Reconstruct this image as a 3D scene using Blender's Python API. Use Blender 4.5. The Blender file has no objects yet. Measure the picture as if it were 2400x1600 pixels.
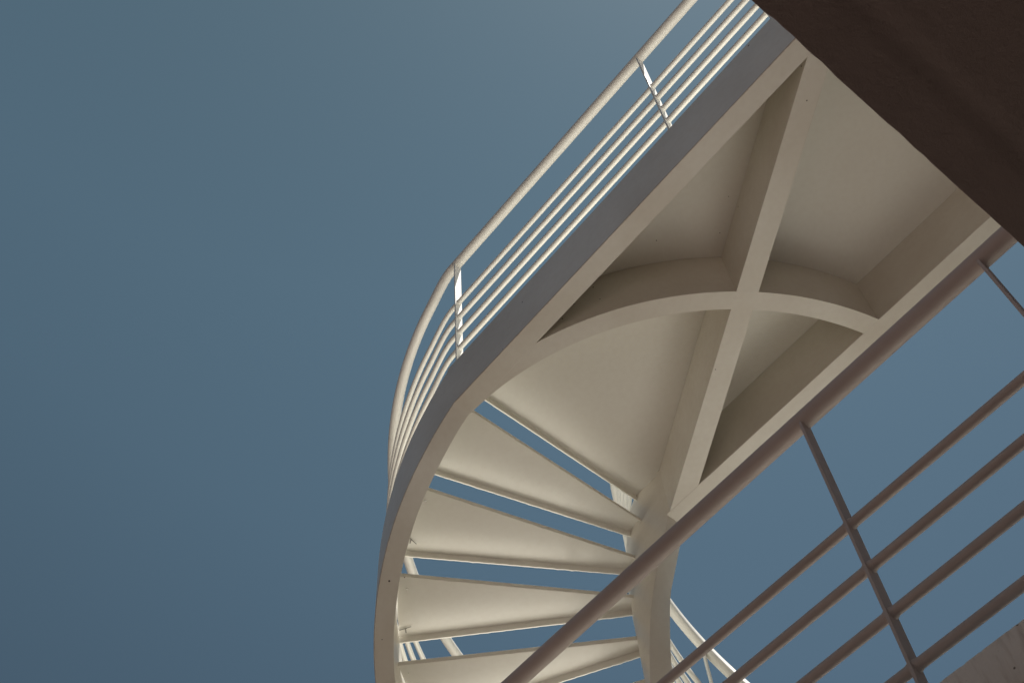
import bpy, bmesh, math, random
from mathutils import Vector, Matrix
random.seed(7)
PI = math.pi
scene = bpy.context.scene
col = scene.collection
rad = math.radians

# ------------------------------------------------------------------ helpers
def tag(o, label=None, cat=None, group=None, kind=None):
    if label: o['label'] = label
    if cat: o['category'] = cat
    if group: o['group'] = group
    if kind: o['kind'] = kind
    return o

def empty(name, loc=(0, 0, 0)):
    o = bpy.data.objects.new(name, None)
    o.empty_display_size = 0.2
    o.location = loc
    col.objects.link(o)
    return o

def mesh_obj(name, verts, faces, mat, parent=None, smooth=None, uvs=None, sharp=None):
    """links one mesh object; verts are world coordinates; smooth: auto-smooth angle in degrees"""
    off = Vector(parent_world(parent)) if parent else Vector((0, 0, 0))
    me = bpy.data.meshes.new(name)
    me.from_pydata([tuple(Vector(v) - off) for v in verts], [], faces)
    if uvs:
        lay = me.uv_layers.new(name='UVMap')
        for poly in me.polygons:
            for li in poly.loop_indices:
                lay.data[li].uv = uvs[me.loops[li].vertex_index]
    bm = bmesh.new(); bm.from_mesh(me)
    bmesh.ops.recalc_face_normals(bm, faces=bm.faces)
    if smooth:
        for f in bm.faces: f.smooth = True
        for e in bm.edges:
            if len(e.link_faces) == 2 and e.calc_face_angle(0) > rad(smooth):
                e.smooth = False
    bm.to_mesh(me); bm.free()
    me.materials.append(mat)
    o = bpy.data.objects.new(name, me)
    col.objects.link(o)
    if parent: o.parent = parent
    return o

def parent_world(p):
    v = Vector((0, 0, 0))
    while p is not None:
        v += p.location; p = p.parent
    return v

def sweep(rings, closed_profile=True, caps=True):
    """rings: list of rings (same count) of points -> verts, faces"""
    n = len(rings[0]); V = [p for r in rings for p in r]; F = []
    for i in range(len(rings) - 1):
        for j in range(n if closed_profile else n - 1):
            k = (j + 1) % n
            F.append((i*n + j, i*n + k, (i+1)*n + k, (i+1)*n + j))
    if caps and closed_profile:
        F.append(tuple(range(n - 1, -1, -1)))
        b = (len(rings) - 1) * n
        F.append(tuple(b + j for j in range(n)))
    return V, F

def tube(pts, r, seg=20):
    rings = []
    for i, p in enumerate(pts):
        a = pts[max(i-1, 0)]; b = pts[min(i+1, len(pts)-1)]
        t = (Vector(b) - Vector(a)).normalized()
        s = t.cross(Vector((0, 0, 1))).normalized(); u = s.cross(t)
        rings.append([Vector(p) + s*(r*math.cos(2*PI*k/seg)) + u*(r*math.sin(2*PI*k/seg)) for k in range(seg)])
    return sweep(rings)

def prism(poly, z0, z1, bev=0.0, jit=0.0):
    """vertical prism over polygon poly [(x,y)], with an optional chamfer on the bottom edge"""
    n = len(poly); c = Vector((sum(p[0] for p in poly)/n, sum(p[1] for p in poly)/n))
    rings = []
    rings.append([Vector((p[0], p[1], z0)) for p in poly])
    rings.append([Vector((p[0], p[1], z1)) for p in poly])
    return sweep(rings)

def join(parts):
    V = []; F = []
    for v, f in parts:
        o = len(V); V += list(v); F += [tuple(i + o for i in q) for q in f]
    return V, F

def box(x0, x1, y0, y1, z0, z1):
    return prism([(x0, y0), (x1, y0), (x1, y1), (x0, y1)], z0, z1)

# ------------------------------------------------------------------ materials
def new_mat(name):
    m = bpy.data.materials.new(name); m.use_nodes = True
    nt = m.node_tree; b = nt.nodes['Principled BSDF']
    return m, nt, b

def nd(nt, t, **kw):
    n = nt.nodes.new(t)
    for k, v in kw.items():
        if k in n.inputs: n.inputs[k].default_value = v
        else: setattr(n, k, v)
    return n

def paint(name, base, dark, rough=0.30, rust=0.0, edge_rust=False, specks=0.0, bump=0.12, dirt=0.6, fine=0.11):
    m, nt, b = new_mat(name); L = nt.links.new
    tc = nd(nt, 'ShaderNodeTexCoord'); geo = nd(nt, 'ShaderNodeNewGeometry')
    n1 = nd(nt, 'ShaderNodeTexNoise', Scale=2.3, Detail=2.2, Roughness=0.5); L(geo.outputs['Position'], n1.inputs['Vector'])
    r1 = nd(nt, 'ShaderNodeMapRange'); r1.inputs[1].default_value = 0.38; r1.inputs[2].default_value = 0.75
    r1.inputs[3].default_value = 0.0; r1.inputs[4].default_value = dirt; L(n1.outputs['Fac'], r1.inputs[0])
    mix = nd(nt, 'ShaderNodeMix', data_type='RGBA'); mix.inputs[6].default_value = (*base, 1); mix.inputs[7].default_value = (*dark, 1)
    L(r1.outputs[0], mix.inputs[0]); out = mix.outputs[2]
    # fine brushed dirt
    n2 = nd(nt, 'ShaderNodeTexNoise', Scale=38.0, Detail=1.6, Roughness=0.5); L(geo.outputs['Position'], n2.inputs['Vector'])
    r2 = nd(nt, 'ShaderNodeMapRange'); r2.inputs[1].default_value = 0.35; r2.inputs[2].default_value = 0.8
    r2.inputs[3].default_value = 0.0; r2.inputs[4].default_value = fine; L(n2.outputs['Fac'], r2.inputs[0])
    m2 = nd(nt, 'ShaderNodeMix', data_type='RGBA'); m2.inputs[7].default_value = (dark[0]*.8, dark[1]*.75, dark[2]*.7, 1)
    L(out, m2.inputs[6]); L(r2.outputs[0], m2.inputs[0]); out = m2.outputs[2]
    if specks:
        vo = nd(nt, 'ShaderNodeTexVoronoi', Scale=11.0); L(geo.outputs['Position'], vo.inputs['Vector'])
        lt = nd(nt, 'ShaderNodeMath', operation='LESS_THAN'); lt.inputs[1].default_value = specks; L(vo.outputs['Distance'], lt.inputs[0])
        n4 = nd(nt, 'ShaderNodeTexNoise', Scale=1.3); L(geo.outputs['Position'], n4.inputs['Vector'])
        g4 = nd(nt, 'ShaderNodeMath', operation='GREATER_THAN'); g4.inputs[1].default_value = 0.53; L(n4.outputs['Fac'], g4.inputs[0])
        mu = nd(nt, 'ShaderNodeMath', operation='MULTIPLY'); L(lt.outputs[0], mu.inputs[0]); L(g4.outputs[0], mu.inputs[1])
        m3 = nd(nt, 'ShaderNodeMix', data_type='RGBA'); m3.inputs[7].default_value = (0.07, 0.045, 0.03, 1)
        L(out, m3.inputs[6]); L(mu.outputs[0], m3.inputs[0]); out = m3.outputs[2]
    if edge_rust:
        uv = nd(nt, 'ShaderNodeUVMap', uv_map='UVMap'); sx = nd(nt, 'ShaderNodeSeparateXYZ'); L(uv.outputs[0], sx.inputs[0])
        n5 = nd(nt, 'ShaderNodeTexNoise', Scale=30.0, Detail=5.0, Roughness=0.75); L(geo.outputs['Position'], n5.inputs['Vector'])
        a5 = nd(nt, 'ShaderNodeMapRange'); a5.inputs[1].default_value = 0.35; a5.inputs[2].default_value = 0.75
        a5.inputs[3].default_value = 0.0024; a5.inputs[4].default_value = 0.0058; L(n5.outputs['Fac'], a5.inputs[0])
        l5 = nd(nt, 'ShaderNodeMath', operation='LESS_THAN'); L(sx.outputs[1], l5.inputs[0]); L(a5.outputs[0], l5.inputs[1])
        k5 = nd(nt, 'ShaderNodeMath', operation='MULTIPLY'); k5.inputs[1].default_value = 0.42; L(l5.outputs[0], k5.inputs[0])
        m5 = nd(nt, 'ShaderNodeMix', data_type='RGBA'); m5.inputs[7].default_value = (0.20, 0.11, 0.075, 1)
        L(out, m5.inputs[6]); L(k5.outputs[0], m5.inputs[0]); out = m5.outputs[2]
    L(out, b.inputs['Base Color'])
    rr = nd(nt, 'ShaderNodeMapRange'); rr.inputs[3].default_value = rough - .06; rr.inputs[4].default_value = rough + .16
    L(n2.outputs['Fac'], rr.inputs[0]); L(rr.outputs[0], b.inputs['Roughness'])
    b.inputs['Specular IOR Level'].default_value = 0.9
    bp = nd(nt, 'ShaderNodeBump', Strength=bump, Distance=0.0006)
    n3 = nd(nt, 'ShaderNodeTexNoise', Scale=160.0, Detail=3.0); L(geo.outputs['Position'], n3.inputs['Vector'])
    L(n3.outputs['Fac'], bp.inputs['Height'])
    if bump > 0.015: L(bp.outputs[0], b.inputs['Normal'])
    return m

WHITE = (0.75, 0.725, 0.655); WDIRT = (0.57, 0.51, 0.42)
m_white = paint('white_paint', WHITE, WDIRT, specks=0.045)
m_string = paint('white_paint_rusty_edge', WHITE, WDIRT, edge_rust=True, specks=0.05)
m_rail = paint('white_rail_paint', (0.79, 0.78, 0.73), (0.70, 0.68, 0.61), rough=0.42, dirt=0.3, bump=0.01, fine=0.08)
m_nearrail = paint('shaded_white_rail_paint', (0.54, 0.46, 0.425), (0.40, 0.33, 0.30), rough=0.45, specks=0.07, bump=0.03)  # same white rail paint, browned so its shade sits in the colour
m_clip = paint('dull_grey_wire', (0.16, 0.15, 0.13), (0.1, 0.09, 0.08))

def concrete(name, base, dark, bump=0.5, cracks=False, scale=1.0):
    m, nt, b = new_mat(name); L = nt.links.new
    geo = nd(nt, 'ShaderNodeNewGeometry')
    n1 = nd(nt, 'ShaderNodeTexNoise', Scale=3.1*scale, Detail=8.0, Roughness=0.65); L(geo.outputs['Position'], n1.inputs['Vector'])
    r1 = nd(nt, 'ShaderNodeMapRange'); r1.inputs[1].default_value = 0.35; r1.inputs[2].default_value = 0.7; L(n1.outputs['Fac'], r1.inputs[0])
    mix = nd(nt, 'ShaderNodeMix', data_type='RGBA'); mix.inputs[6].default_value = (*base, 1); mix.inputs[7].default_value = (*dark, 1)
    L(r1.outputs[0], mix.inputs[0]); out = mix.outputs[2]
    n2 = nd(nt, 'ShaderNodeTexNoise', Scale=60*scale, Detail=5.0, Roughness=0.8); L(geo.outputs['Position'], n2.inputs['Vector'])
    if cracks:
        # hairline cracks and rust-stained pin holes in the plaster
        w = nd(nt, 'ShaderNodeTexNoise', Scale=14.0, Detail=4.0); L(geo.outputs['Position'], w.inputs['Vector'])
        mx = nd(nt, 'ShaderNodeVectorMath', operation='SCALE'); mx.inputs['Scale'].default_value = 0.06; L(w.outputs['Color'], mx.inputs[0])
        ad = nd(nt, 'ShaderNodeVectorMath', operation='ADD'); L(geo.outputs['Position'], ad.inputs[0]); L(mx.outputs[0], ad.inputs[1])
        vo = nd(nt, 'ShaderNodeTexVoronoi', Scale=13.0, feature='DISTANCE_TO_EDGE'); L(ad.outputs[0], vo.inputs['Vector'])
        lt = nd(nt, 'ShaderNodeMapRange'); lt.inputs[1].default_value = 0.0; lt.inputs[2].default_value = 0.010
        lt.inputs[3].default_value = 0.0; lt.inputs[4].default_value = 0.0; L(vo.outputs['Distance'], lt.inputs[0])
        n4 = nd(nt, 'ShaderNodeTexNoise', Scale=7.0); L(geo.outputs['Position'], n4.inputs['Vector'])
        g = nd(nt, 'ShaderNodeMapRange'); g.inputs[1].default_value = 0.40; g.inputs[2].default_value = 0.52; L(n4.outputs['Fac'], g.inputs[0])
        mu = nd(nt, 'ShaderNodeMath', operation='MULTIPLY'); L(lt.outputs[0], mu.inputs[0]); L(g.outputs[0], mu.inputs[1])
        m3 = nd(nt, 'ShaderNodeMix', data_type='RGBA'); m3.inputs[7].default_value = (0.09, 0.05, 0.035, 1)
        L(out, m3.inputs[6]); L(mu.outputs[0], m3.inputs[0]); out = m3.outputs[2]
        vp = nd(nt, 'ShaderNodeTexVoronoi', Scale=42.0); L(geo.outputs['Position'], vp.inputs['Vector'])
        lp = nd(nt, 'ShaderNodeMapRange'); lp.inputs[1].default_value = 0.05; lp.inputs[2].default_value = 0.14
        lp.inputs[3].default_value = 0.9; lp.inputs[4].default_value = 0.0; L(vp.outputs['Distance'], lp.inputs[0])
        mp = nd(nt, 'ShaderNodeMath', operation='MULTIPLY'); L(lp.outputs[0], mp.inputs[0]); L(g.outputs[0], mp.inputs[1])
        m4 = nd(nt, 'ShaderNodeMix', data_type='RGBA'); m4.inputs[7].default_value = (0.10, 0.055, 0.03, 1)
        L(out, m4.inputs[6]); L(mp.outputs[0], m4.inputs[0]); out = m4.outputs[2]
        # brown runs down the face
        mpn = nd(nt, 'ShaderNodeMapping'); mpn.inputs['Scale'].default_value = (34, 34, 5); L(geo.outputs['Position'], mpn.inputs['Vector'])
        n6 = nd(nt, 'ShaderNodeTexNoise', Scale=1.0, Detail=4.0, Roughness=0.6); L(mpn.outputs[0], n6.inputs['Vector'])
        r6 = nd(nt, 'ShaderNodeMapRange'); r6.inputs[1].default_value = 0.52; r6.inputs[2].default_value = 0.78; r6.inputs[3].default_value = 0.0; r6.inputs[4].default_value = 0.6
        L(n6.outputs['Fac'], r6.inputs[0])
        m6 = nd(nt, 'ShaderNodeMix', data_type='RGBA'); m6.inputs[7].default_value = (0.36, 0.26, 0.20, 1)
        L(out, m6.inputs[6]); L(r6.outputs[0], m6.inputs[0]); out = m6.outputs[2]
    L(out, b.inputs['Base Color']); b.inputs['Roughness'].default_value = 0.88
    b.inputs['Specular IOR Level'].default_value = 0.2
    bp = nd(nt, 'ShaderNodeBump', Strength=bump, Distance=0.006)
    L(n2.outputs['Fac'], bp.inputs['Height']); L(bp.outputs[0], b.inputs['Normal'])
    return m

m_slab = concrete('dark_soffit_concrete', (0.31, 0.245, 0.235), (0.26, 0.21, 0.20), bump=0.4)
m_conc = concrete('stained_plaster', (0.92, 0.88, 0.82), (0.84, 0.78, 0.71), cracks=True)
m_wall = concrete('rendered_wall', (0.30, 0.265, 0.255), (0.26, 0.23, 0.22))
m_ground = concrete('pale_paving', (0.25, 0.232, 0.20), (0.20, 0.187, 0.165), bump=0.3, scale=0.4)
m_added_asphalt = concrete('asphalt', (0.100, 0.070, 0.058), (0.078, 0.055, 0.046), bump=0.6)
m_frame = paint('window_frame_paint', (0.6, 0.58, 0.52), (0.5, 0.47, 0.4))
m_glass, _nt, _b = new_mat('dark_glass')
_b.inputs['Base Color'].default_value = (0.03, 0.035, 0.04, 1); _b.inputs['Roughness'].default_value = 0.08

# ------------------------------------------------------------------ geometry of the stair
RO, RI = 1.487, 1.401           # outer stringer
S_RISE = 0.642                  # drop in metres per radian
ZB, ZT = 5.870, 6.190           # landing: bottom and top of the edge beams
STEP = 0.168
END = rad(262)

def drop(a, kink=-0.027, smooth_to=0.12):
    """height lost at azimuth a (a<0 is the straight part, a = x/-R)"""
    if a <= kink: return 0.0
    if a >= smooth_to: return S_RISE * (a + 0.058)
    t = (a - kink) / (smooth_to - kink)
    return S_RISE * (smooth_to + 0.058) * t

def path_pt(r, a):
    """straight along -x for a<0 (x=-r*a), circle round the origin after"""
    if a < 0: return (-r * a, -r)
    return (-r * math.sin(a), -r * math.cos(a))

def stringer(name, ro, ri, a_list, zb, zt, mat, parent, straight=None):
    rings = []; uvs = []
    dist = 0
    for i, a in enumerate(a_list):
        po, pi_ = path_pt(ro, a), path_pt(ri, a)
        if a < 0:
            x = -RO * a if straight is None else straight(a)
            po, pi_ = (x, -ro), (x, -ri)
        b, t = zb(a), zt(a)
        c = 0.002
        # outer bottom, (chamfer), outer top, inner top, inner bottom
        def lerp(p, q, k): return (p[0] + (q[0]-p[0])*k, p[1] + (q[1]-p[1])*k)
        w = ro - ri
        ib = lerp(po, pi_, c / w); jb = lerp(po, pi_, 1 - c / w)
        rings.append([Vector((po[0], po[1], b + c)), Vector((po[0], po[1], t - c)), Vector((ib[0], ib[1], t)), Vector((jb[0], jb[1], t)),
                      Vector((pi_[0], pi_[1], t - c)), Vector((pi_[0], pi_[1], b + c)), Vector((jb[0], jb[1], b)), Vector((ib[0], ib[1], b))])
        dist += 0.03
        uvs += [(dist, 0.002), (dist, .3), (dist, .35), (dist, .4), (dist, .3), (dist, .09), (dist, .085), (dist, 0.002)]
    V, F = sweep(rings)
    return mesh_obj(name, V, F, mat, parent, smooth=38, uvs=uvs)

def frange(a, b, n): return [a + (b - a) * i / (n - 1) for i in range(n)]

stair = empty('spiral_staircase', (0, 0, 0))
tag(stair, 'white painted steel spiral staircase winding down from the upper landing, wedge treads seen from below', 'staircase')
al = frange(0.0, END, 240)
al = [0.0, 0.01] + [a for a in al if a > 0.012]
o_str = stringer('outer_stringer', RO, RI, al, lambda a: ZB - drop(a), lambda a: ZT - drop(a), m_string, stair)

# inner stringer: straight neck under the landing, then a tight helix with a deep plate
IRO, IRI = 0.343, 0.246
def inner_zb(a):
    if a <= -0.43: return ZB
    if a < 0.06:
        t = (a + 0.43) / 0.49
        return ZB - (0.285 + .82*.06) * t
    if a < 1.2: return 5.585 - 0.82 * a
    return 5.585 - 0.82 * 1.2 - S_RISE * (a - 1.2)
def inner_zt(a):
    if a <= 0: return ZT
    return ZT + .055 * min(1, a / .2) - S_RISE * a
ia = frange(-0.43, 0, 14)[:-1] + frange(0, END, 200)
stringer('inner_stringer', IRO, IRI, ia, inner_zb, inner_zt, m_white, stair, straight=lambda a: -0.36 * a)

# treads -------------------------------------------------------------
def tread_mesh(k, holes=()):
    """folded plate: front lip turned down 64 mm, back lip 41 mm, rounded bends"""
    a0, a1 = rad(15 * (k - 1) + 0.3), rad(15 * k + 1.1)
    top = 6.185 - STEP * k
    th = 0.006
    rs = frange(IRO - 0.004, RI + 0.004, 64)
    f0 = Vector((-math.sin(a1), -math.cos(a1), 0)); ft = Vector((math.cos(a1), -math.sin(a1), 0)) * 1   # toward back
    b0 = Vector((-math.sin(a0), -math.cos(a0), 0)); bt = Vector((-math.cos(a0), math.sin(a0), 0))     # toward front
    R = 0.010
    rings = []
    rng = random.Random(k)
    ph = rng.random() * 9
    for i, r in enumerate(rs):
        wid = 2 * r * math.sin(rad(7.5))
        Rf = min(R, wid * 0.22)
        P0 = f0 * r; P1 = b0 * r
        j1 = 0.0007 * math.sin(i * 1.9 + ph) + (0.0022 if rng.random() < 0.18 else 0) * rng.random()
        j2 = 0.0006 * math.sin(i * 1.3 + ph) + (0.0018 if rng.random() < 0.1 else 0) * rng.random()
        outer = []; inner = []
        D1, D2 = 0.042, 0.028
        outer.append((P0, ft, 0, -D1 - j1)); inner.append((P0, ft, th, -D1 - j1))
        for s in range(7):
            q = PI/2 * s / 6
            outer.append((P0, ft, Rf - Rf*math.cos(q), -Rf + Rf*math.sin(q)))
            inner.append((P0, ft, Rf - (Rf-th)*math.cos(q), -Rf + (Rf-th)*math.sin(q)))
        for s in range(6, -1, -1):
            q = PI/2 * s / 6
            outer.append((P1, bt, Rf - Rf*math.cos(q), -Rf + Rf*math.sin(q)))
            inner.append((P1, bt, Rf - (Rf-th)*math.cos(q), -Rf + (Rf-th)*math.sin(q)))
        outer.append((P1, bt, 0, -D2 - j2)); inner.append((P1, bt, th, -D2 - j2))
        ring = [p + t * x + Vector((0, 0, top + z)) for p, t, x, z in outer]
        ring += [p + t * x + Vector((0, 0, top + z)) for p, t, x, z in reversed(inner)]
        rings.append(ring)
    return sweep(rings)

m_tread = paint('tread_paint', (0.80, 0.785, 0.725), (0.71, 0.68, 0.61), specks=0.03, dirt=0.4)
treads = {}
for k in range(1, 18):
    V, F = tread_mesh(k)
    treads[k] = mesh_obj('tread', V, F, m_tread, stair, smooth=35)

# small T-shaped wire clips and studs standing in for light through pinholes, treads two to four
def rod(p, q, r, seg=8):
    p, q = Vector(p), Vector(q); t = (q - p).normalized(); s = t.orthogonal().normalized(); u = t.cross(s)
    rings = [[c + s*(r*math.cos(2*PI*i/seg)) + u*(r*math.sin(2*PI*i/seg)) for i in range(seg)] for c in (p, q)]
    return sweep(rings)

def clip(tr, a, b, m, s_):
    V, F = join([rod(a, b, 0.0016), rod(m, s_, 0.0024)])
    return mesh_obj('wire_clip', V, F, m_clip, tr)
clip(treads[2], (-0.628, -1.225, 5.839), (-0.638, -1.165, 5.836), (-0.634, -1.198, 5.838), (-0.653, -1.190, 5.836))
clip(treads[3], (-0.970, -1.004, 5.670), (-0.918, -0.976, 5.668), (-0.944, -0.989, 5.669), (-0.961, -0.973, 5.667))
m_glint, _n2, _b2 = new_mat('pinhole_glint'); _b2.inputs['Base Color'].default_value = (0.9, 0.9, 0.88, 1); _b2.inputs['Metallic'].default_value = 1.0; _b2.inputs['Roughness'].default_value = 0.25  # polished so the studs glint like daylight through small holes
for k, x, y in ((2, -0.423, -1.28), (3, -0.754, -1.125), (4, -1.019, -0.911)):
    z = 6.185 - STEP * k - .006
    V, F = rod((x, y, z + .003), (x, y, z - .007), 0.0032, 10); mesh_obj('pinhole_stud', V, F, m_glint, treads[k])

# ------------------------------------------------------------------ upper landing
land = empty('landing', (1.3, -0.9, ZB))
tag(land, 'upper steel landing seen from below, recessed soffit panels between curved and diagonal ribs', 'landing')
XE = 2.62
def beam(name, ro, ri, x0, x1, mat):
    xs = ([0.0, 0.03, 0.042, 0.06] + frange(0.1, x1, 36)) if x0 == 0 else frange(x0, x1, 40)
    rings = []; uvs = []
    c = 0.002
    for i, x in enumerate(xs):
        zb = ZB
        if x < 0.04 and name == 'edge_beam' and ro > 1: zb = ZB - drop(-x / RO)
        rings.append([Vector((x, -ro, zb + c)), Vector((x, -ro, ZT - c)), Vector((x, -ro + c, ZT)), Vector((x, -ri - c, ZT)),
                      Vector((x, -ri, ZT - c)), Vector((x, -ri, zb + c)), Vector((x, -ri - c, zb)), Vector((x, -ro + c, zb))])
        d = x + 50
        uvs += [(d, 0.002), (d, .3), (d, .35), (d, .4), (d, .3), (d, .09), (d, .085), (d, 0.002)]
    V, F = sweep(rings)
    return mesh_obj(name, V, F, mat, land, smooth=38, uvs=uvs)
# outer beam with the kink 4 cm before the stair
beam('edge_beam', RO, RI - 0.001, 0.0, XE, m_string)
beam('edge_beam', 0.357, 0.262, 0.1555, XE, m_white)
# curved rib, concentric with the stair
ZD = 6.1815
rings = []
for a in frange(-0.003, -rad(78), 84):
    rings.append([Vector((-r*math.sin(a), min(-r*math.cos(a), -0.3555), z)) for r, z in ((1.480, ZB + .0005), (1.480, ZD), (1.398, ZD), (1.398, ZB + .0005))])
V, F = sweep(rings); mesh_obj('curved_rib', V, F, m_white, land, smooth=24)
# diagonal rib
def lineL(x): return -0.343 - 0.5695 * (x - 0.155)
def lineR(x): return -0.352 - 0.5715 * (x - 0.357)
poly = [(0.157, lineL(0.157)), (2.029, -1.41), (2.208, -1.41), (0.36, lineR(0.36)), (0.35, -0.33), (0.157, -0.33)]
V, F = prism(poly, ZB + .001, ZD); mesh_obj('diagonal_rib', V, F, m_white, land)
# end beam against the floor slab
V, F = box(2.50, 2.60, -RI - .002, -0.355, ZB + .0075, ZD); mesh_obj('end_beam', V, F, m_white, land)
# deck plate with the turned-down nosing at the first step
deck = []
nos = []
rs = frange(0.262, 1.4, 60); rng = random.Random(99)
rings = []
for i, r in enumerate(rs):
    j = 0.0006 * math.sin(i * 1.7) + (0.002 * rng.random() if rng.random() < .15 else 0)
    prof = []
    Rf = 0.011; th = 0.006; top = 6.1885
    out = [(-0.005, -0.045 - j)] + [(-0.005 + Rf - Rf*math.cos(PI/2*s/6), -Rf + Rf*math.sin(PI/2*s/6)) for s in range(7)] + [(XE, 0)]
    inn = [(-0.005 + th, -0.045 - j)] + [(-0.005 + Rf - (Rf-th)*math.cos(PI/2*s/6), -Rf + (Rf-th)*math.sin(PI/2*s/6)) for s in range(7)] + [(XE, -th)]
    rings.append([Vector((x, -r, top + z)) for x, z in out] + [Vector((x, -r, top + z)) for x, z in reversed(inn)])
V, F = sweep(rings); mesh_obj('deck_plate', V, F, m_tread, land, smooth=35)

# ------------------------------------------------------------------ railings
def rail_z(a, z0, k=0.0, s=0.14, o=0.040):
    if a <= k: return z0
    if a >= s: return z0 - S_RISE * (a + o)
    t = (a - k) / (s - k); tot = S_RISE * (s + o); sl = S_RISE * (s - k)
    # hermite: slope 0 -> S_RISE
    h01 = t*t*(3 - 2*t); h11 = t*t*(t - 1)
    return z0 - (tot * h01 + sl * h11) if t > 0.0 else z0

RR = 1.454
def outer_path(z0, x1=2.3, a_end=END - 0.05, r=RR):
    pts = [(x, -r, z0) for x in frange(x1, 0.0, 24)]
    for a in frange(0.006, a_end, 230):
        x, y = path_pt(r, a); pts.append((x, y, rail_z(a, z0)))
    return pts

HZ = dict(hand=7.200, bars=(6.777, 6.631, 6.487, 6.345))

def flat_post(parent, x, y, ang, z0, z1, mat, w=0.040, t=0.008):
    """flat bar standing across the rail line; ang = azimuth of its outward normal direction"""
    rx, ry = math.cos(ang), math.sin(ang)      # radial
    tx, ty = -ry, rx
    c = [(x + rx*w/2*sx + tx*t/2*sy, y + ry*w/2*sx + ty*t/2*sy) for sx, sy in ((1, 1), (-1, 1), (-1, -1), (1, -1))]
    V, F = prism(c, z0, z1)
    o = mesh_obj('post', V, F, mat, parent)
    bv = o.modifiers.new('edge', 'BEVEL'); bv.width = 0.0012; bv.segments = 2
    return o

def collar(x, y, z, tx, ty, tz, r, w=0.007):
    t = Vector((tx, ty, tz)).normalized(); p = Vector((x, y, z))
    pts = [p + t * q for q in (-w - .004, -w, -w*.4, w*.4, w, w + .004)]
    rr = [r + .0004, r + .0018, r + .0030, r + .0030, r + .0018, r + .0004]
    s_ = t.cross(Vector((0, 0, 1))).normalized(); u_ = s_.cross(t); rings = []
    for p_, q in zip(pts, rr):
        rings.append([p_ + s_*((q + random.uniform(-.0005, .0005))*math.cos(2*PI*k/16)) + u_*(q*math.sin(2*PI*k/16)) for k in range(16)])
    return sweep(rings)

rl = empty('railing', (0, -RR, ZT))
tag(rl, 'white tubular railing on the outer edge of the upper landing against open sky', 'railing')
V, F = tube(outer_path(HZ['hand']), 0.0262, 28); mesh_obj('handrail', V, F, m_rail, rl, smooth=60)
for z in HZ['bars']:
    V, F = join([tube(outer_path(z), 0.0126, 18)] + [collar(x, -RR, z, 1, 0, 0, 0.0126) for x in (2.012, 1.432, 0.045)]); mesh_obj('rail_bar', V, F, m_rail, rl, smooth=60)
for x in (2.012, 1.432, 0.045):
    flat_post(rl, x, -RR, -PI/2, ZT - .004, HZ['hand'] - 0.018, m_rail)
for a in (rad(97), rad(142), rad(190), rad(250)):
    x, y = path_pt(RR, a)
    flat_post(rl, x, y, math.atan2(y, x), ZT - drop(a) - .004, rail_z(a, HZ['hand']) - 0.018, m_rail)

# inner railing
il = empty('inner_railing', (0.3, -0.3, ZT))
tag(il, 'white inner railing coiling round the open well of the spiral, seen beyond the inner stringer', 'railing')
RIN = 0.302
def inner_path(z0, a_end=END - 0.1):
    pts = [(x, -RIN - 0.012 * min(1, x), z0) for x in frange(1.9, 0.1, 12)]
    def zz(a):
        t = max(0.0, a + 0.10)
        if a > 0.15: return z0 - S_RISE * a
        return z0 - S_RISE * 0.15 * ((a + .3) / .45) ** 2 * 1.0 if a > -.3 else z0
    for a in frange(-0.28, a_end, 200):
        x, y = path_pt(RIN, a); 
        pts.append((x, y, zz(a)))
    return [p for i, p in enumerate(pts)]
IZ = (7.182, (6.812, 6.693, 6.579, 6.46))
V, F = tube(inner_path(IZ[0]), 0.0262, 26); mesh_obj('handrail', V, F, m_rail, il, smooth=60)
for z in IZ[1]:
    V, F = tube(inner_path(z), 0.0126, 16); mesh_obj('rail_bar', V, F, m_rail, il, smooth=60)
for x in (1.85, 1.0, 0.12):
    flat_post(il, x, -RIN - 0.012, PI/2, ZT - .004, IZ[0] - 0.018, m_rail, w=0.05)
for a in (rad(131), rad(240)):
    x, y = path_pt(RIN, a)
    flat_post(il, x, y, math.atan2(y, x), inner_zt(a) - .02, IZ[0] - S_RISE * a - 0.018, m_rail)

# lower landing: near railing in the foreground
nl = empty('near_railing', (1.0, -RR, 3.09))
tag(nl, 'dark shaded railing crossing the foreground on the lower landing, thick handrail over four thinner bars', 'railing')
XL = 2.32
def near_path(z0):
    pts = [(x, -RR, z0) for x in frange(XL, -0.02, 30)]
    for a in frange(0.03, 1.1, 30):
        x, y = path_pt(RR, a); pts.append((x, y, rail_z(a, z0)))
    return pts
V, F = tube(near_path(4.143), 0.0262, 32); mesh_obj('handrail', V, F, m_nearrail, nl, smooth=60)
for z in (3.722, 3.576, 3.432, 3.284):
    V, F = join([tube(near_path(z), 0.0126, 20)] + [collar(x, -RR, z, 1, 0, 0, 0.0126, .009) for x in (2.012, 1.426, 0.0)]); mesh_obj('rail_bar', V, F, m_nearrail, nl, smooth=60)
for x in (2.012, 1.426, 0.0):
    flat_post(nl, x, -RR, -PI/2, 3.06, 4.143 - .018, m_nearrail)
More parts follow.
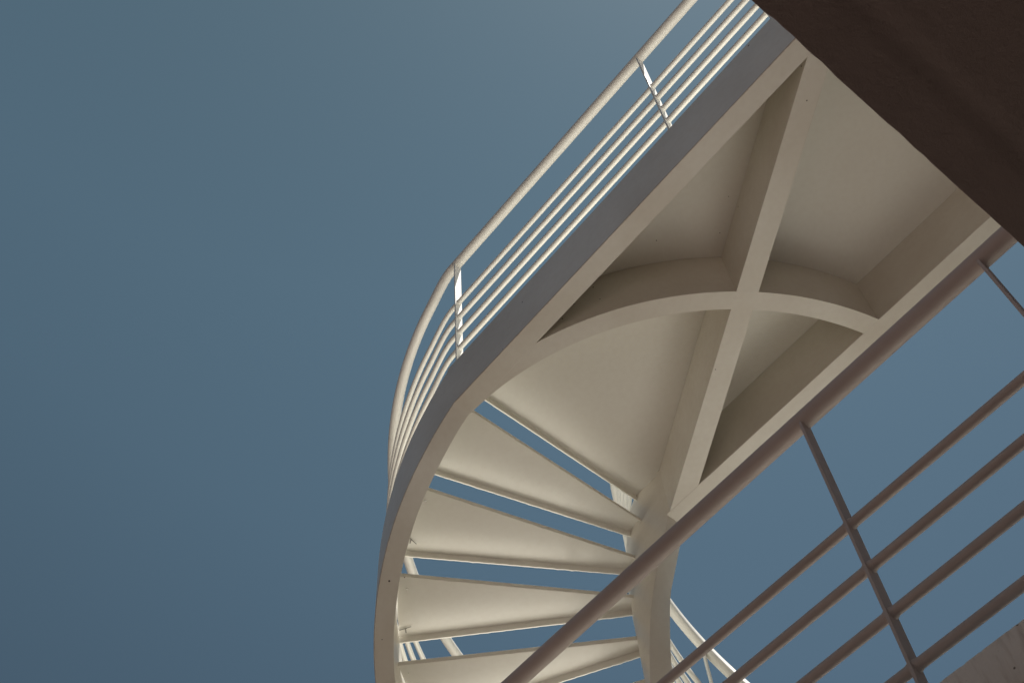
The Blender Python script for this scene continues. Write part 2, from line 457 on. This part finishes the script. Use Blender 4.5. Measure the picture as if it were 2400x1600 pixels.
# weld collars where the posts carry the handrail
# lower landing slab
def rough_edge_slab(name, x0, x1, y0, y1, z0, z1, mat, parent, side, amp=0.004, n=160, seed=3, drip=None):
    """box whose visible long edge is chipped; side 'y0' or 'x0'"""
    rng = random.Random(seed)
    ph = [rng.random() * 6.28 for _ in range(6)]
    def jn(s):
        v = sum(math.sin(s * f + p) * w for f, p, w in zip((1.1, 5.7, 23.3, 49, 91, 153), ph, (.12, .10, .12, .14, .14, .12)))
        return amp * v
    rings = []
    chips = [(rng.random(), (0.3 + rng.random()) * amp * 1.6, 0.0006 + rng.random() * .0016) for _ in range(150)]
    for i in range(n + 1):
        t = i / n
        if side == 'x0':
            s = y0 + (y1 - y0) * t
        else:
            s = x0 + (x1 - x0) * t
        e = jn(s) * .45
        for c, a, w in chips:
            d = abs(t - c)
            if d < w: e += a * (1 - d / w) * .8
        if side == 'x0':
            e0 = x0 + e
            prof = [(e0, z1), (e0, z0 + .0008), (e0 + .0008, z0)]
            if drip: prof += [(x0 + .02, z0 + .0005)] + [(x0 + drip + .05 * q, z0 + .0005 + .0022 * math.sin(PI * q) ** 2) for q in (0, .1, .2, .3, .4, .5, .6, .7, .8, .9, 1)] + [(x0 + .4, z0 + .001)]
            prof += [(x1, z0 + .002), (x1, z1)]
            rings.append([Vector((px, s, pz)) for px, pz in prof])
        else:
            e0 = y0 + e
            prof = [(y0 + .004, z1), (y0 + .0012, z1 - .0015 - abs(e) * 1.2), (y0, z1 - .006 - abs(e) * 1.5), (y0, z0 + .002), (y0 + .002, z0), (y1, z0), (y1, z1)]
            rings.append([Vector((s, py, pz)) for py, pz in prof])
    V, F = sweep(rings)
    return mesh_obj(name, V, F, mat, parent, smooth=30)

ll = empty('lower_landing', (1.0, -0.9, 2.985))
tag(ll, 'cracked beige plastered landing edge at the bottom right corner under the dark railing', 'landing')
rough_edge_slab('slab', 0.0, 2.152, -1.600, -0.262, 2.985, 3.09, m_conc, ll, 'y0', amp=0.0022, n=700, seed=5)
V, F = box(0.02, 2.15, -1.50, -1.40, 2.78, 2.9845); mesh_obj('edge_beam', V, F, m_slab, ll)

# building -------------------------------------------------------------
bd = empty('building', (4.0, 0, 0))
tag(bd, 'building with a dark overhanging concrete floor slab filling the top right corner', 'building')
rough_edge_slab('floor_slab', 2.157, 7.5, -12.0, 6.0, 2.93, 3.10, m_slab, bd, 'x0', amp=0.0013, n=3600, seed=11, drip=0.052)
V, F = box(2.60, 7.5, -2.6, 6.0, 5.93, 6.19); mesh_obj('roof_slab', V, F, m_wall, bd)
V, F = box(3.70, 3.95, -12.0, 6.0, 0.0, 2.93); mesh_obj('wall', V, F, m_wall, bd)
V, F = box(3.70, 3.95, -2.6, 6.0, 3.10, 5.93); mesh_obj('wall', V, F, m_wall, bd)
V, F = box(-11.0, 7.5, -6.6, -6.3, 0.0, 2.93); mesh_obj('wall', V, F, m_wall, bd)  # unseen wing, added behind the camera to block low sky light
V, F = box(-11.0, 7.5, -6.6, -6.3, 3.10, 8.6); mesh_obj('wall', V, F, m_wall, bd)  # upper storey of the added light-blocking wing
for (y0, z0) in ( (1.5, 0.9), (1.5, 4.0), (4.0, 4.0)):
    V, F = join([box(3.64, 3.72, y0, y0 + .06, z0, z0 + 1.3), box(3.64, 3.72, y0 + 1.14, y0 + 1.2, z0, z0 + 1.3),
                 box(3.645, 3.72, y0 + .06, y0 + 1.14, z0, z0 + .06), box(3.645, 3.72, y0 + .06, y0 + 1.14, z0 + 1.24, z0 + 1.3)])
    w = mesh_obj('window', V, F, m_frame, bd)
    V, F = box(3.68, 3.695, y0 + .06, y0 + 1.14, z0 + .06, z0 + 1.24); mesh_obj('pane', V, F, m_glass, w)

# ground
me_v = [(-400, -400, 0), (400, -400, 0), (400, 400, 0), (-400, 400, 0)]
g = mesh_obj('ground', me_v, [(0, 1, 2, 3)], m_ground)
tag(g, 'pale paving around the foot of the building', 'ground', kind='structure')

V, F = [(-400, -400, .004), (400, -400, .004), (400, -0.9, .004), (-400, -0.9, .004)], [(0, 1, 2, 3)]
rd = mesh_obj('added_dark_ground', V, F, m_added_asphalt); tag(rd, 'unseen dark asphalt added on the near side of the stair to dim bounced light', 'added_dark_ground', kind='structure')  # unseen sheet added to cut the light bounced up from this side

# ------------------------------------------------------------------ camera
cam = bpy.data.cameras.new('camera'); co = bpy.data.objects.new('camera', cam); col.objects.link(co)
M = [[0.6377426835155294, -0.6799121724319837, -0.36194434296067124], [0.7686550165978185, 0.5315609693732006, 0.3558263639726976], [-0.049535190333929925, -0.5051359951714427, 0.8616170212459463]]
rot = Matrix(((M[0][0], -M[0][1], -M[0][2]), (M[1][0], -M[1][1], -M[1][2]), (M[2][0], -M[2][1], -M[2][2])))
co.matrix_world = Matrix.Translation((2.2156317, -3.2475619, 1.6)) @ rot.to_4x4()
cam.lens = 42.492; cam.sensor_width = 36; cam.clip_end = 2000; cam.clip_start = 0.05
scene.camera = co

# ------------------------------------------------------------------ light
SUN_EL = rad(58)
dirv = Vector((0.165, 0.157, 0.96)).normalized()
el = math.asin(dirv.z); az = math.atan2(dirv.x, dirv.y)      # azimuth from +Y towards +X
sun = bpy.data.lights.new('sun', 'SUN'); sun.energy = 5.0; sun.angle = rad(0.53); sun.color = (1.0, 0.955, 0.88)
so = bpy.data.objects.new('sun', sun); col.objects.link(so)
so.rotation_euler = dirv.to_track_quat('Z', 'Y').to_euler()
w = bpy.data.worlds.new('World'); scene.world = w; w.use_nodes = True
nt = w.node_tree; bg = nt.nodes['Background']
sky = nt.nodes.new('ShaderNodeTexSky'); sky.sky_type = 'NISHITA'; sky.sun_disc = False
sky.sun_elevation = el; sky.sun_rotation = az
sky.altitude = 0; sky.air_density = 1.0; sky.dust_density = 0.4; sky.ozone_density = 1.0
hs = nt.nodes.new('ShaderNodeHueSaturation'); hs.inputs['Saturation'].default_value = 0.8; hs.inputs['Hue'].default_value = 0.47
tcw = nt.nodes.new('ShaderNodeTexCoord'); sp = nt.nodes.new('ShaderNodeSeparateXYZ'); nt.links.new(tcw.outputs['Generated'], sp.inputs[0])
mr = nt.nodes.new('ShaderNodeMapRange'); mr.inputs[1].default_value = 0.3; mr.inputs[2].default_value = 0.88; mr.inputs[3].default_value = 0.30; mr.inputs[4].default_value = 1.05
nt.links.new(sp.outputs['Z'], mr.inputs[0])
# the side of the sky towards the sun is brighter than the side away from it
dt = nt.nodes.new('ShaderNodeVectorMath'); dt.operation = 'DOT_PRODUCT'; dt.inputs[1].default_value = (0.66, 0.75, 0.0)
nt.links.new(tcw.outputs['Generated'], dt.inputs[0])
sd_ = nt.nodes.new('ShaderNodeMapRange'); sd_.inputs[1].default_value = -0.5; sd_.inputs[2].default_value = 0.35; sd_.inputs[3].default_value = 0.86; sd_.inputs[4].default_value = 1.06
sd_.interpolation_type = 'SMOOTHSTEP'; nt.links.new(dt.outputs['Value'], sd_.inputs[0])
mm = nt.nodes.new('ShaderNodeMath'); mm.operation = 'MULTIPLY'; nt.links.new(mr.outputs[0], mm.inputs[0]); nt.links.new(sd_.outputs[0], mm.inputs[1])
sc = nt.nodes.new('ShaderNodeVectorMath'); sc.operation = 'SCALE'; # tame the bright aureole round the sun
da = nt.nodes.new('ShaderNodeVectorMath'); da.operation = 'DOT_PRODUCT'; da.inputs[1].default_value = tuple(dirv)
nt.links.new(tcw.outputs['Generated'], da.inputs[0])
am = nt.nodes.new('ShaderNodeMapRange'); am.inputs[1].default_value = 0.70; am.inputs[2].default_value = 0.99; am.inputs[3].default_value = 1.03; am.inputs[4].default_value = 0.80
nt.links.new(da.outputs['Value'], am.inputs[0])
m2_ = nt.nodes.new('ShaderNodeMath'); m2_.operation = 'MULTIPLY'; nt.links.new(mm.outputs[0], m2_.inputs[0]); nt.links.new(am.outputs[0], m2_.inputs[1])
nt.links.new(m2_.outputs[0], sc.inputs['Scale'])
tint = nt.nodes.new('ShaderNodeVectorMath'); tint.operation = 'MULTIPLY'; 
tm = nt.nodes.new('ShaderNodeMapRange'); tm.inputs[1].default_value = 0.62; tm.inputs[2].default_value = 0.97
nt.links.new(sp.outputs['Z'], tm.inputs[0])
tx = nt.nodes.new('ShaderNodeMix'); tx.data_type = 'RGBA'; tx.inputs[6].default_value = (0.79, 0.86, 0.92, 1); tx.inputs[7].default_value = (0.765, 0.885, 0.875, 1)
nt.links.new(tm.outputs[0], tx.inputs[0]); nt.links.new(tx.outputs[2], tint.inputs[1])
nt.links.new(sky.outputs[0], hs.inputs['Color']); nt.links.new(hs.outputs[0], tint.inputs[0]); nt.links.new(tint.outputs[0], sc.inputs[0])
nt.links.new(sc.outputs[0], bg.inputs['Color'])
bg.inputs['Strength'].default_value = 0.05

scene.view_settings.view_transform = 'Standard'; scene.view_settings.look = 'None'
scene.view_settings.exposure = 0.52; scene.view_settings.gamma = 1.0
scene.render.engine = 'CYCLES'
scene.cycles.max_bounces = 10; scene.cycles.diffuse_bounces = 6
scene.cycles.caustics_reflective = False; scene.cycles.blur_glossy = 1.0
scene.cycles.sample_clamp_indirect = 2.5; scene.cycles.use_adaptive_sampling = False
